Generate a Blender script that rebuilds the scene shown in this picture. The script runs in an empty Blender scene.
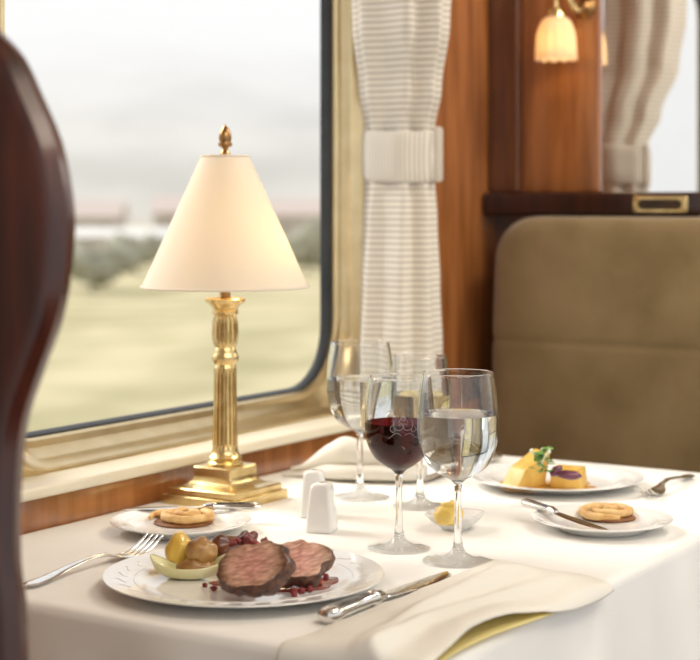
import bpy, bmesh, math, random
from mathutils import Vector, Matrix, noise
random.seed(4)
scn = bpy.context.scene
C = scn.collection
PI = math.pi
TH = math.radians(32); ct, st = math.cos(TH), math.sin(TH)
T = 0.7525                # top of the tablecloth
CZ = T + 0.369            # eye height
CAMROT = TH - PI/2

def P(px, py, h=0.0):
    """point of the table plane (raised by h) seen at a photo position"""
    z = T + h
    t = (CZ - z) * 1640 / (py - 205); k = (px - 350) / 1640
    return Vector((t*(ct + k*st), t*(st - k*ct), z))
def PT(px, py, h):
    """table point right below the point seen at height h"""
    q = P(px, py, h); q.z = T; return q

# ------------------------------------------------------------------ materials
def nt(name):
    m = bpy.data.materials.new(name); m.use_nodes = True
    t = m.node_tree; b = t.nodes['Principled BSDF']
    return m, t, b

def mat(name, c1, c2=None, rough=.5, metal=0, scale=20, stretch=(1,1,1), bump=0, bscale=None,
        spec=.5, coat=0, sheen=0, sub=0, detail=4, lo=.35, hi=.65, trans=0, emis=None, estr=0):
    m, t, b = nt(name)
    b.inputs['Roughness'].default_value = rough
    b.inputs['Metallic'].default_value = metal
    b.inputs['Specular IOR Level'].default_value = spec
    b.inputs['Coat Weight'].default_value = coat
    b.inputs['Coat Roughness'].default_value = .1
    b.inputs['Sheen Weight'].default_value = sheen
    b.inputs['Subsurface Weight'].default_value = sub
    if sub: b.inputs['Subsurface Radius'].default_value = (.01, .008, .005)
    if emis:
        b.inputs['Emission Color'].default_value = (*emis, 1); b.inputs['Emission Strength'].default_value = estr
    tc = t.nodes.new('ShaderNodeTexCoord'); mp = t.nodes.new('ShaderNodeMapping')
    mp.inputs['Scale'].default_value = stretch
    t.links.new(tc.outputs['Object'], mp.inputs['Vector'])
    n = t.nodes.new('ShaderNodeTexNoise'); n.inputs['Scale'].default_value = scale; n.inputs['Detail'].default_value = detail
    t.links.new(mp.outputs['Vector'], n.inputs['Vector'])
    r = t.nodes.new('ShaderNodeValToRGB')
    r.color_ramp.elements[0].position = lo; r.color_ramp.elements[1].position = hi
    r.color_ramp.elements[0].color = (*c1, 1); r.color_ramp.elements[1].color = (*(c2 or c1), 1)
    t.links.new(n.outputs['Fac'], r.inputs['Fac']); t.links.new(r.outputs['Color'], b.inputs['Base Color'])
    if bump:
        n2 = n
        if bscale:
            n2 = t.nodes.new('ShaderNodeTexNoise'); n2.inputs['Scale'].default_value = bscale
            t.links.new(tc.outputs['Object'], n2.inputs['Vector'])
        bp = t.nodes.new('ShaderNodeBump'); bp.inputs['Strength'].default_value = bump; bp.inputs['Distance'].default_value = .002
        t.links.new(n2.outputs['Fac'], bp.inputs['Height']); t.links.new(bp.outputs['Normal'], b.inputs['Normal'])
    return m

def glassmat(name, col, ior, rough=0):
    m, t, b = nt(name); t.nodes.remove(b)
    g = t.nodes.new('ShaderNodeBsdfGlass'); g.inputs['Color'].default_value = (*col, 1)
    g.inputs['IOR'].default_value = ior; g.inputs['Roughness'].default_value = rough
    t.links.new(g.outputs[0], t.nodes['Material Output'].inputs[0]); return m

def translucent(name, c, tc_, fac, stripe=None):
    m, t, b = nt(name); t.nodes.remove(b)
    d = t.nodes.new('ShaderNodeBsdfDiffuse'); d.inputs[0].default_value = (*c, 1)
    tr = t.nodes.new('ShaderNodeBsdfTranslucent'); tr.inputs[0].default_value = (*tc_, 1)
    mx = t.nodes.new('ShaderNodeMixShader'); mx.inputs[0].default_value = fac
    co = t.nodes.new('ShaderNodeTexCoord'); n = t.nodes.new('ShaderNodeTexNoise'); n.inputs['Scale'].default_value = 400
    t.links.new(co.outputs['Object'], n.inputs['Vector'])
    bp = t.nodes.new('ShaderNodeBump'); bp.inputs['Strength'].default_value = .15; bp.inputs['Distance'].default_value = .001
    t.links.new(n.outputs['Fac'], bp.inputs['Height']); t.links.new(bp.outputs[0], d.inputs['Normal'])
    t.links.new(d.outputs[0], mx.inputs[1]); t.links.new(tr.outputs[0], mx.inputs[2])
    t.links.new(mx.outputs[0], t.nodes['Material Output'].inputs[0]); return m

WOOD = mat('wood_honey', (.25,.086,.024), (.40,.152,.047), rough=.17, scale=9, stretch=(6,6,.5), detail=6, coat=.8)
MAHOG = mat('wood_mahogany', (.018,.005,.004), (.045,.012,.008), rough=.32, scale=10, stretch=(5,5,.8), detail=8, coat=.2)
CHAIRW = mat('wood_chair', (.030,.0065,.0035), (.075,.017,.008), rough=.28, scale=10, stretch=(5,5,.8), detail=8, coat=.3)
DARKW = mat('wood_dark', (.085,.027,.011), (.14,.048,.019), rough=.28, scale=10, stretch=(1,6,.8), detail=8, coat=.5)
BRASS = mat('brass', (.61,.45,.20), (.74,.58,.30), rough=.27, metal=1, scale=60)
BRASSD = mat('brass_dark', (.30,.16,.06), (.38,.22,.09), rough=.3, metal=1, scale=60)
SLOTM = mat('slot_dark', (.03,.016,.008), (.05,.026,.012), rough=.5)
CHAMP = mat('champagne_metal', (.62,.49,.28), (.69,.56,.34), rough=.28, metal=.95, scale=30)
SILLM = mat('sill_cream', (.70,.64,.50), (.74,.68,.54), rough=.35, scale=15)
RUBBER = mat('rubber', (.015,.018,.022), (.025,.028,.032), rough=.45)
SILVER = mat('silver', (.72,.71,.69), (.80,.79,.77), rough=.15, metal=1, scale=80)
SILVERD = mat('silver_tarnish', (.10,.095,.09), (.22,.21,.20), rough=.3, metal=1, scale=80)
PORC = mat('porcelain', (.84,.83,.81), (.86,.85,.83), rough=.10, spec=.5, coat=.3)
CHINA = mat('china', (.76,.755,.74), (.78,.775,.76), rough=.15, spec=.4)
SUEDE = mat('suede', (.215,.150,.068), (.305,.220,.110), rough=.9, scale=7, detail=6, sheen=.35, bump=.25, bscale=260, spec=.15)
CLOTH = mat('linen_white', (.85,.83,.785), (.875,.855,.815), rough=.85, scale=14, bump=.12, bscale=700, spec=.15, sheen=.1)
NAPK = translucent('napkin_linen', (.89,.86,.79), (.88,.82,.66), .2)
GLOWLAYER = translucent('napkin_glow', (.98,.89,.48), (.98,.85,.34), .4)  # yellow glow beneath the napkin, put into the cloth colour
SHADE = translucent('shade_fabric', (.87,.84,.78), (.95,.84,.62), .38)
TULIP = translucent('tulip_glass', (.80,.71,.56), (.95,.80,.56), .5)
GLASS = glassmat('clear_glass', (.985,.99,.99), 1.5)
WATER = glassmat('water', (.965,.975,.975), 1.33)
REDW = glassmat('red_wine', (.24,.006,.02), 1.34)
WHITEW = glassmat('white_wine', (.90,.80,.55), 1.34)
MIRROR = mat('mirror_silver', (.92,.92,.91), (.93,.93,.92), rough=.015, metal=1)
FLOORM = mat('carpet', (.07,.03,.025), (.10,.045,.035), rough=.95, scale=60)
CEILM = mat('ceiling_cream', (.75,.70,.60), (.78,.73,.63), rough=.6)

ETCH, t_, b_ = nt('etched'); t_.nodes.remove(b_)
g1 = t_.nodes.new('ShaderNodeBsdfTransparent'); g2 = t_.nodes.new('ShaderNodeBsdfDiffuse'); g2.inputs[0].default_value=(.75,.75,.75,1)
mx = t_.nodes.new('ShaderNodeMixShader'); mx.inputs[0].default_value=.36
t_.links.new(g1.outputs[0], mx.inputs[1]); t_.links.new(g2.outputs[0], mx.inputs[2]); t_.links.new(mx.outputs[0], t_.nodes['Material Output'].inputs[0])

# ribbed curtain cloth
def ribbed(name, c1, c2, scale, direction, bump=.5, dist=.6):
    m, t, b = nt(name)
    b.inputs['Roughness'].default_value = .9; b.inputs['Specular IOR Level'].default_value = .1; b.inputs['Sheen Weight'].default_value = .15
    co = t.nodes.new('ShaderNodeTexCoord'); w = t.nodes.new('ShaderNodeTexWave')
    w.bands_direction = direction; w.inputs['Scale'].default_value = scale; w.inputs['Distortion'].default_value = dist
    w.inputs['Detail Scale'].default_value = 3
    t.links.new(co.outputs['Object'], w.inputs['Vector'])
    r = t.nodes.new('ShaderNodeValToRGB'); r.color_ramp.elements[0].color = (*c1,1); r.color_ramp.elements[1].color = (*c2,1)
    r.color_ramp.elements[0].position = .2; r.color_ramp.elements[1].position = .7
    t.links.new(w.outputs['Fac'], r.inputs['Fac']); t.links.new(r.outputs[0], b.inputs['Base Color'])
    bp = t.nodes.new('ShaderNodeBump'); bp.inputs['Strength'].default_value = bump; bp.inputs['Distance'].default_value = .002
    t.links.new(w.outputs['Fac'], bp.inputs['Height']); t.links.new(bp.outputs[0], b.inputs['Normal'])
    return m
CURT = ribbed('curtain_ribbed', (.50,.445,.37), (.73,.675,.59), 34, 'Z', .12, .25)
BRAID = ribbed('tieback_braid', (.50,.45,.38), (.70,.65,.57), 55, 'Y', .12, .3)

# ------------------------------------------------------------------ helpers
def tag(o, label=None, cat=None, group=None, kind=None):
    if label: o['label'] = label
    if cat: o['category'] = cat
    if group: o['group'] = group
    if kind: o['kind'] = kind
    return o
def thing(name, label, cat, loc=(0,0,0), rz=0, group=None, kind=None):
    o = bpy.data.objects.new(name, None); C.objects.link(o); o.empty_display_size = .05
    o.location = loc; o.rotation_euler = (0,0,rz)
    return tag(o, label, cat, group, kind)
def mesh(name, bm, mats, parent=None, loc=(0,0,0), rot=(0,0,0), ang=40, recalc=True):
    if recalc: bmesh.ops.recalc_face_normals(bm, faces=bm.faces)
    me = bpy.data.meshes.new(name); bm.to_mesh(me); bm.free()
    for m in (mats if isinstance(mats, (list,tuple)) else [mats]): me.materials.append(m)
    me.shade_smooth()
    if ang: me.set_sharp_from_angle(angle=math.radians(ang))
    o = bpy.data.objects.new(name, me); C.objects.link(o)
    o.location = loc; o.rotation_euler = rot
    if parent: o.parent = parent
    return o
def dup(root, loc, rz, label):
    r = root.copy(); C.objects.link(r); r.location = loc; r.rotation_euler = (0,0,rz); r['label'] = label
    for ch in list(root.children):
        c = ch.copy(); C.objects.link(c); c.parent = r
        for g in list(ch.children):
            d = g.copy(); C.objects.link(d); d.parent = c
    return r
B = bmesh.new
def box(bm, x0,x1,y0,y1,z0,z1, bev=0, seg=3):
    r = bmesh.ops.create_cube(bm, size=1)
    vs = r['verts']
    for v in vs:
        v.co = Vector(((x0+x1)/2 + v.co.x*(x1-x0), (y0+y1)/2 + v.co.y*(y1-y0), (z0+z1)/2 + v.co.z*(z1-z0)))
    if bev:
        es = list({e for v in vs for e in v.link_edges})
        bmesh.ops.bevel(bm, geom=es, offset=bev, segments=seg, affect='EDGES', profile=.5)
    return bm
def lathe(bm, prof, seg=48, mod=None, closed=False):
    rings = []
    for i,(r,z) in enumerate(prof):
        if r < 1e-7: rings.append([bm.verts.new((0,0,z))]); continue
        ring = []
        for j in range(seg):
            a = 2*PI*j/seg; m = mod(r,z,a) if mod else 1
            ring.append(bm.verts.new((r*m*math.cos(a), r*m*math.sin(a), z)))
        rings.append(ring)
    pairs = list(zip(rings, rings[1:]))
    if closed: pairs.append((rings[-1], rings[0]))
    for a,b in pairs:
        if len(a)==1 and len(b)==1: continue
        for j in range(seg):
            k = (j+1)%seg
            if len(a)==1: bm.faces.new((a[0], b[j], b[k]))
            elif len(b)==1: bm.faces.new((a[j], a[k], b[0]))
            else: bm.faces.new((a[j], a[k], b[k], b[j]))
    return bm
def loft(bm, rings, cap=True, closed=False):
    R = [[bm.verts.new(p) for p in r] for r in rings]
    n = len(R[0]); prs = list(zip(R, R[1:]))
    if closed: prs.append((R[-1], R[0]))
    for a,b in prs:
        for j in range(n):
            k = (j+1)%n; bm.faces.new((a[j], a[k], b[k], b[j]))
    if cap and not closed:
        bm.faces.new(R[0][::-1]); bm.faces.new(R[-1])
    return bm
def tube(bm, pts, rad, seg=10, cap=True):
    pts = [Vector(p) for p in pts]; n = len(pts)
    rads = rad if isinstance(rad,(list,tuple)) else [rad]*n
    up = None; rings = []
    for i,p in enumerate(pts):
        d = (pts[min(i+1,n-1)] - pts[max(i-1,0)]).normalized()
        if up is None: up = d.orthogonal().normalized()
        up = (up - d*up.dot(d)).normalized(); s = d.cross(up)
        rings.append([p + (up*math.cos(2*PI*j/seg) + s*math.sin(2*PI*j/seg))*rads[i] for j in range(seg)])
    return loft(bm, rings, cap)
def cr(pts, n=4):
    out = []
    for i in range(len(pts)-1):
        p = [Vector(pts[max(0,min(len(pts)-1,k))]) for k in (i-1,i,i+1,i+2)]
        for s in range(n):
            t = s/n
            out.append(.5*((2*p[1]) + (p[2]-p[0])*t + (2*p[0]-5*p[1]+4*p[2]-p[3])*t*t + (3*p[1]-p[0]-3*p[2]+p[3])*t**3))
    out.append(Vector(pts[-1])); return out
def ell(bm, secs, n=12, pw=1.0):
    """loft of elliptic sections along x: (x, y, z, half width, half thickness)"""
    return loft(bm, [[Vector((x, y + w*math.cos(2*PI*j/n), z + h*math.sin(2*PI*j/n))) for j in range(n)] for x,y,z,w,h in secs])
def blob(bm, rx, ry, rz, amp=.08, fr=2.0, seed=0, sub=3, c=(0,0,0)):
    r = bmesh.ops.create_icosphere(bm, subdivisions=sub, radius=1)
    o = Vector((seed*3.1, seed*1.7, seed*.9))
    for v in r['verts']:
        k = 1 + amp*noise.noise(v.co*fr + o)*2
        v.co = Vector((c[0]+v.co.x*rx*k, c[1]+v.co.y*ry*k, c[2]+v.co.z*rz*k))
    return bm
def sheet(bm, f, nu, nv, thick=.0012):
    V = [[bm.verts.new(f(i/nu, j/nv)) for j in range(nv+1)] for i in range(nu+1)]
    for i in range(nu):
        for j in range(nv): bm.faces.new((V[i][j], V[i+1][j], V[i+1][j+1], V[i][j+1]))
    if thick:
        bmesh.ops.recalc_face_normals(bm, faces=bm.faces)
        bmesh.ops.solidify(bm, geom=list(bm.faces), thickness=thick)
    return bm
def sm(a,b,x):
    t = max(0,min(1,(x-a)/(b-a))); return t*t*(3-2*t)

# ------------------------------------------------------------------ setting
XP = 2.63      # partition face
bm = B(); box(bm, -1.6,2.75,-1.3,1.45,-.05,0); tag(mesh('floor', bm, FLOORM), kind='structure')
bm = B(); box(bm, -1.6,2.75,-1.3,1.45,2.25,2.3); tag(mesh('ceiling', bm, CEILM), kind='structure')
WX0,WX1,WZ1 = 1.384,2.181,1.666
bm = B()
box(bm, -1.6,2.75,1.29,1.402,0,.790, .002)
box(bm, -1.6,WX0,1.337,1.402,.79,2.25); box(bm, WX1,2.75,1.337,1.402,.79,2.25)
box(bm, WX0,WX1,1.337,1.402,WZ1,2.25); box(bm, WX0,WX1,1.337,1.402,.79,.803)
tag(mesh('wall_left', bm, WOOD), kind='structure')
bm = B(); box(bm, XP,2.75,.1,1.337,0,2.25); tag(mesh('wall_back', bm, DARKW), kind='structure')

win = thing('window_1', None, None, (0,0,0), kind='structure')
GX0,GX1,GZ0,GZ1,GR = 1.43,2.135,.85,1.62,.085
def rr(o, y, R=None, n=8, zb=0):
    R = GR+o if R is None else R
    RL = min(R, .045+o)
    x0,x1,z0,z1 = GX0-o,GX1+o,GZ0-o+zb,GZ1+o; pts = []
    for cx,cz,a0,r in ((x1-R,z1-R,0,R),(x0+RL,z1-RL,90,RL),(x0+RL,z0+RL,180,RL),(x1-R,z0+R,270,R)):
        for i in range(n+1):
            a = math.radians(a0+90*i/n); pts.append(Vector((cx+r*math.cos(a), y, cz+r*math.sin(a))))
    return pts
bm = B(); loft(bm, [rr(.02,1.401), rr(.019,1.3765,zb=.009), rr(.022,1.371,zb=.009), rr(.027,1.369,zb=.006), rr(.029,1.362,zb=.003), rr(.030,1.354,.10), rr(.033,1.349,.10),
                    rr(.038,1.345,.09), rr(.040,1.338,.08), rr(.044,1.333,.07), rr(.049,1.3355,.055), rr(.051,1.401,.05)], closed=True)
wfr = mesh('window_frame', bm, CHAMP, win)
bm = B(); loft(bm, [rr(.022,1.392), rr(.005,1.392), rr(.005,1.383), rr(.008,1.378), rr(.016,1.377), rr(.022,1.380)], closed=True)
mesh('gasket', bm, RUBBER, wfr)
bm = B(); box(bm, .9,2.26,1.274,1.345,.790,.804,.004)
mesh('sill', bm, SILLM, win)

# ---- mirror on the partition, its rail and the pull handle
mir = thing('mirror', 'large wall mirror in dark wood frame above the suede seat, reflecting the curtain', 'mirror', (XP,.79,1.14))
bm = B(); box(bm, -.006,0,-.52,.342,.003,.80); mesh('mirror_glass', bm, MIRROR, mir)
bm = B(); box(bm, -.030,-.0,.487,.545,.003,.86,.004); box(bm, -.028,0,-.58,-.518,.003,.86,.004); box(bm, -.028,0,-.518,.487,.80,.86,.004)
mesh('frame', bm, DARKW, mir)
bm = B(); box(bm,-.014,0,.340,.487,.003,.80,.003); mesh('side_panel', bm, WOOD, mir)
bm = B(); box(bm, -.055,0,-.58,.545,-.036,.003,.006); mesh('rail', bm, MAHOG, mir)
hd = thing('pull_handle', 'small polished brass pull plate with oblong slot on the dark rail', 'handle', (XP-.055,1.003,1.1225))
def rrect(hw,hh,R,x,n=6):
    pts=[]
    for cx,cz,a0 in ((hw-R,hh-R,0),(-hw+R,hh-R,90),(-hw+R,-hh+R,180),(hw-R,-hh+R,270)):
        for i in range(n+1):
            a=math.radians(a0+90*i/n); pts.append(Vector((x,cx+R*math.cos(a),cz+R*math.sin(a))))
    return pts
bm = B(); loft(bm, [rrect(.048,.0140,.004,0), rrect(.048,.0140,.004,-.003), rrect(.046,.0125,.004,-.005), rrect(.039,.0085,.0084,-.005), rrect(.037,.007,.0069,-.002), rrect(.037,.007,.0069,0)], closed=True)
hp_ = mesh('plate', bm, BRASS, hd)
bm = B(); loft(bm, [rrect(.038,.008,.0078,-.0005), rrect(.038,.008,.0078,-.0015)]); mesh('slot', bm, SLOTM, hp_)

# ---- sconce on the panel beside the mirror
sc = thing('wall_sconce', 'brass wall sconce with glowing tulip glass shade on the wood panel by the mirror', 'wall lamp', (XP-.014,1.155,1.462))
SX,SY = -.056,.030
bm = B(); lathe(bm, [(0,0),(.019,0),(.019,.004),(.015,.008),(.011,.010),(.008,.016),(0,.017)], 32)
bmesh.ops.rotate(bm, cent=(0,0,0), matrix=Matrix.Rotation(-PI/2,3,'Y'), verts=bm.verts); mesh('wall_plate', bm, BRASSD, sc)
bm = B(); tube(bm, cr([(-.012,0,0),(-.030,.000,-.010),(-.046,.002,-.004),(-.056,.010,.014),(SX-.004,SY-.010,.024),(SX,SY,.014),(SX,SY,-.005)],6), .0048, 12); arm_ = mesh('arm', bm, BRASS, sc)
bm = B(); lathe(bm, [(0,-.004),(.008,-.004),(.014,-.012),(.016,-.020),(.013,-.022),(0,-.022)], 24); mesh('shade_holder', bm, BRASS, arm_, (SX,SY,0))
bm = B()
pr = cr([(.013,-.018,0),(.025,-.026,0),(.031,-.042,0),(.0330,-.064,0),(.0340,-.082,0),(.0350,-.090,0)],5)
out = [(p.x,p.y) for p in pr]; inn = [(p.x-.002,p.y) for p in reversed(pr)]
lathe(bm, out+inn, 120, mod=lambda r,z,a: 1+.075*abs(math.cos(6*a))*sm(-.022,-.06,z)-.03, closed=True)
for v in bm.verts:
    a=math.atan2(v.co.y,v.co.x); v.co.z -= .004*abs(math.cos(6*a))*sm(-.070,-.090,v.co.z)
mesh('glass_shade', bm, TULIP, sc, (SX,SY,0))
bm = B(); blob(bm,.010,.010,.015,0,sub=2); mesh('bulb', bm, mat('bulb_lit',(.9,.8,.6),emis=(1,.80,.55),estr=2), sc, (SX,SY,-.042))

# ---- suede bench
bn = thing('bench_seat', 'olive brown suede bench seat with tall padded back facing the camera', 'bench', (XP,.79,0))
def pad(x0,x1,y0,y1,z0,z1,bev):
    bm = B(); box(bm,x0,x1,y0,y1,z0,z1); bmesh.ops.bevel(bm, geom=list(bm.edges), offset=bev, segments=8, affect='EDGES', profile=.5)
    return bm
# plump backrest: stacked super-elliptic rings, rounded shoulders, a shallow stitched groove
def spow(c,p): return math.copysign(abs(c)**p,c)
zs=sorted(set([.44+.662*i/60 for i in range(61)]+[.8925+d*.001 for d in (-14,-10,-7,-5,-3.5,-2,-1,0,1,2,3.5,5,7,10,14)]+[1.102-.08*(i/18)**2 for i in range(19)]))
rings=[]
HX,HY,RC=.0685,.4995,.070
for z in zs:
    zn=(z-.771)/.331; top=max(0,1-abs(zn)**7)**(1/7)
    sx_=max(.30,top)
    up_=max(0,z-(1.102-RC)); inset=RC-math.sqrt(max(0,RC*RC-up_*up_))
    g=math.exp(-((z-.8925)/.0070)**2)
    hy=HY-.010*max(0,zn)**2-inset
    ring=[]
    for j in range(200):
        a=2*PI*j/200; c,s=math.cos(a),math.sin(a)
        x=spow(c,2/5.0)*HX; y=spow(s,2/14.0)*hy
        fr=1-.030*g
        ring.append(Vector((-.0705 + x*sx_*fr - (.010*(1-(y/HY)**2)*(1-zn*zn) if x<0 else 0), -.0015 + y*(1-.004*g), z)))
    rings.append(ring)
bm=B(); loft(bm,rings); mesh('backrest', bm, SUEDE, bn, ang=0)
bm = pad(-.58,-.15,-.5,.490,.33,.44,.04); mesh('seat_cushion', bm, SUEDE, bn, ang=0)
bm = B(); box(bm,-.57,-.01,-.49,.49,.0,.335,.005); mesh('seat_base', bm, MAHOG, bn)

# ---- curtain : hangs away from the wall, tied back towards it
CX, CY = 2.137, 1.245
ZK = [.806,.9,1.0,1.1,1.16,1.20,1.24,1.30,1.40,1.5,1.75]
AK = [.062,.060,.054,.047,.041,.040,.041,.046,.052,.054,.055]
BK = [.066,.064,.061,.058,.056,.055,.056,.066,.078,.084,.087]
SK = [.70,.75,.82,.92,1,1,1,.70,.22,.05,0]
def interp(xs, ys, x):
    for i in range(len(xs)-1):
        if x <= xs[i+1]:
            t = sm(xs[i], xs[i+1], x); return ys[i]+(ys[i+1]-ys[i])*t
    return ys[-1]
TDX,TDY=.052,.0325
cu = thing('curtain', 'cream ribbed curtain gathered beside the train window', 'curtain', (CX,CY,0))
YMAX=1.332-CY
rings = []
for i in range(91):
    z = .806 + (1.75-.806)*i/90; a = interp(ZK,AK,z); b = interp(ZK,BK,z); w=interp(ZK,SK,z); ring=[]
    for j in range(180):
        ph = 2*PI*j/180
        rip = 1 + .14*math.cos(7*ph + .5 + .6*math.sin(z*4)) + .05*math.cos(11*ph+1.3+z*1.2)
        ring.append(Vector((w*TDX + a*rip*.92*math.cos(ph), min(w*TDY + b*rip*.92*math.sin(ph), YMAX), z)))
    rings.append(ring)
bm = B(); loft(bm, rings); mesh('cloth', bm, CURT, cu, ang=80)
def tb(o,z,n=96):
    return [Vector((TDX+(.044+o)*math.cos(2*PI*j/n)*(1+.03*math.cos(14*PI*j/n+.5)), min(TDY+(.059+o)*math.sin(2*PI*j/n)*(1+.03*math.cos(14*PI*j/n+.5)),YMAX+.001), z+.004*math.cos(2*PI*j/n)+.003*math.sin(2*PI*j/n))) for j in range(n)]
bm = B(); loft(bm, [tb(-.004,1.160),tb(.000,1.161),tb(.002,1.165),tb(.003,1.18),tb(.0035,1.20),tb(.003,1.218),tb(.002,1.233),tb(.000,1.237),tb(-.004,1.238)], cap=False)
tb_ = mesh('tieback', bm, BRAID, cu, ang=60)
bm = B(); box(bm,TDX+.005,TDX+.020,TDY-.067,TDY-.054,1.157,1.241,.004); mesh('tieback_tab', bm, BRAID, tb_)

# ---- table and tablecloth
TX0,TX1,TY0,TY1 = 1.140,2.172,.643,1.284
tbt = thing('dining_table', 'dining table hidden under the white tablecloth beneath the window', 'table', ((TX0+TX1)/2,(TY0+TY1)/2,0))
hx,hy = (TX1-TX0)/2-.004,(TY1-TY0)/2-.004
bm = B(); box(bm,-hx,hx,-hy,hy,.715,.7495,.006); mesh('tabletop', bm, MAHOG, tbt)
bm = B(); box(bm,-.25,.25,-.05,.05,.03,.715,.008); mesh('pedestal', bm, MAHOG, tbt)
bm = B(); box(bm,-.32,.32,-.16,.16,0,.03,.008); mesh('foot', bm, MAHOG, tbt)
DR = .21
def clothf(u,v):
    L,W = TX1-TX0, TY1-TY0
    s = -DR + u*(L+2*DR); r = -DR + v*(W+DR)
    x = min(max(s,0),L); y = max(r,0)
    ex = s-x; ey = r-y
    d = math.hypot(ex,ey)
    X,Y = TX0+x, TY0+y
    if d > 1e-6:
        q = ex/d, ey/d
        R = .006; tr = R*PI/2
        if d < tr: o = R*math.sin(d/R); z = -R*(1-math.cos(d/R))
        else:
            o = R; z = -R-(d-tr)
        fl = max(0,d-tr)/DR
        cx = abs(ex)>0 and abs(ey)>0
        wav = .012*math.sin((x+y*1.3)*24+.7)+.007*math.sin((x-y)*47)
        o += fl*(.012 + wav + (.02 if cx else 0))
        X += q[0]*o; Y += q[1]*o
    else: z = 0
    z += .0005*noise.noise(Vector((X*9,Y*9,0))) * (1 if d<1e-6 else 0)
    return Vector((X,Y,T+z))
bm = B(); sheet(bm, clothf, 200, 140, .0014)
tag(mesh('tablecloth', bm, CLOTH, ang=0), 'white linen tablecloth covering the table and hanging over its edges', 'tablecloth')

# ---- dining chair, left foreground
ch = thing('dining_chair', 'dark mahogany dining chair with rounded back at the left edge', 'chair', (.852,.956,0))
half = [(.79,.46),(.795,.60),(.797,.72),(.799,.80),(.801,.843),(.806,.871),(.806,.9125),(.803,.948),(.797,.976),(.783,1.008),(.768,1.040),(.759,1.0745),
        (.756,1.109),(.759,1.134),(.768,1.166),(.785,1.197),(.803,1.226),(.826,1.246),(.865,1.274),(.91,1.292),(.96,1.298)]
hp = [(p.x,p.y) for p in cr([(a,b,0) for a,b in half],3)]
def outl(inset, x):
    pts = [(y-.96,z) for y,z in hp]; full = pts + [(-y,z) for y,z in reversed(pts[:-1])]
    n=len(full); res=[]
    for i,(y,z) in enumerate(full):
        p0=full[max(i-1,0)]; p1=full[min(i+1,n-1)]
        ty,tz=p1[0]-p0[0],p1[1]-p0[1]; l=math.hypot(ty,tz) or 1
        ny,nz = tz/l,-ty/l
        res.append(Vector((x, y+ny*inset, z+nz*inset)))
    return res
sgn = 1 if outl(.01,0)[10].y > outl(0,0)[10].y else -1
bm = B(); loft(bm, [outl(.014*sgn,-.022),outl(.005*sgn,-.019),outl(0,-.010),outl(.002*sgn,0),outl(.010*sgn,.009),outl(.020*sgn,.012)])
bf_ = mesh('back_frame', bm, CHAIRW, ch)
bm = B(); box(bm,.010,.032,-.11,.11,.62,1.2,.010); mesh('back_pad', bm, SUEDE, bf_)
bm = B(); box(bm,-.01,.40,-.20,.20,.42,.49,.02); mesh('seat', bm, SUEDE, ch)
for sx,sy in ((0,-1),(0,1),(1,-1),(1,1)):
    bm = B(); x=.01 if sx==0 else .37; y=.17*sy
    loft(bm, [[Vector((x+dx*s+ (-.05*(1-k) if sx==0 else 0),y+dy*s,.43*k)) for dx,dy in ((-1,-1),(1,-1),(1,1),(-1,1))] for k,s in ((0,.014),(.5,.018),(1,.022))])
    mesh('leg', bm, CHAIRW, ch)

# ------------------------------------------------------------------ lamp
lp = thing('table_lamp', 'brass column table lamp with cream cone shade beside the window', 'lamp', (1.655,1.218,T))
def sq(h,z,R=.004,n=3):
    pts=[]
    for cx,cy,a0 in ((h-R,h-R,0),(-h+R,h-R,90),(-h+R,-h+R,180),(h-R,-h+R,270)):
        for i in range(n+1):
            a=math.radians(a0+90*i/n); pts.append(Vector((cx+R*math.cos(a),cy+R*math.sin(a),z)))
    return pts
bm = B(); loft(bm, [sq(.0565,0,.0015),sq(.0565,.010,.0015),sq(.0555,.0115,.0015),sq(.051,.012,.0015),sq(.051,.0185,.0015),sq(.0495,.020,.0015),sq(.042,.0208),sq(.036,.0225),sq(.0315,.026),sq(.029,.031),sq(.0285,.034,.002),sq(.0285,.043,.002),sq(.0275,.045,.002)])
mesh('base', bm, BRASS, lp, ang=25)
col = [(0,.044),(.0220,.044),(.0225,.048),(.0190,.051),(.0210,.055),(.0175,.059),(.0162,.063),(.0158,.067),(.0156,.07),(.0148,.12),(.0142,.160),(.0142,.166),(.0128,.170),(.0150,.173),(.0170,.177),(.0170,.181),(.0146,.184),(.0146,.186),(.0125,.191),(.0146,.195),(.0160,.200),(.0167,.210),(.0160,.224),(.0138,.231),(.0165,.2335),(.0165,.236),(.0150,.239),(.0185,.244),(.0245,.2485),(.0255,.2515),(.0240,.253),(.012,.254),(0,.254)]
NF=18
def flute(r,z,a):
    w = (sm(.066,.071,z)*(1-sm(.160,.165,z))) + (sm(.197,.203,z)*(1-sm(.221,.228,z)))
    return 1 - .19*w*max(0,math.cos(NF*a))**.6
pts=[]
for (r0,z0),(r1,z1) in zip(col,col[1:]):
    n = max(1,int((z1-z0)/.005)); pts += [(r0+(r1-r0)*i/n, z0+(z1-z0)*i/n) for i in range(n)]
pts.append(col[-1])
bm = B(); lathe(bm, pts, 288, mod=flute); mesh('column', bm, BRASS, lp, ang=40)
bm = B(); lathe(bm, [(0,.253),(.0065,.253),(.0065,.272),(.0055,.274),(.0055,.30),(0,.30)], 24); mesh('socket', bm, BRASSD, lp)
bm = B(); tube(bm, [(0,0,.30),(0,0,.432)], .0022, 8)
for k in range(3):
    a=2*PI*k/3; tube(bm, [(0,0,.4295),(.029*math.cos(a),.029*math.sin(a),.4295)], .0015, 6)
mesh('shade_carrier', bm, BRASS, lp)
bm = B(); lathe(bm, [(.1045,.266),(.0295,.431),(.0285,.431),(.1035,.266)], 96, closed=True); shd_ = mesh('shade', bm, SHADE, lp)
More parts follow.
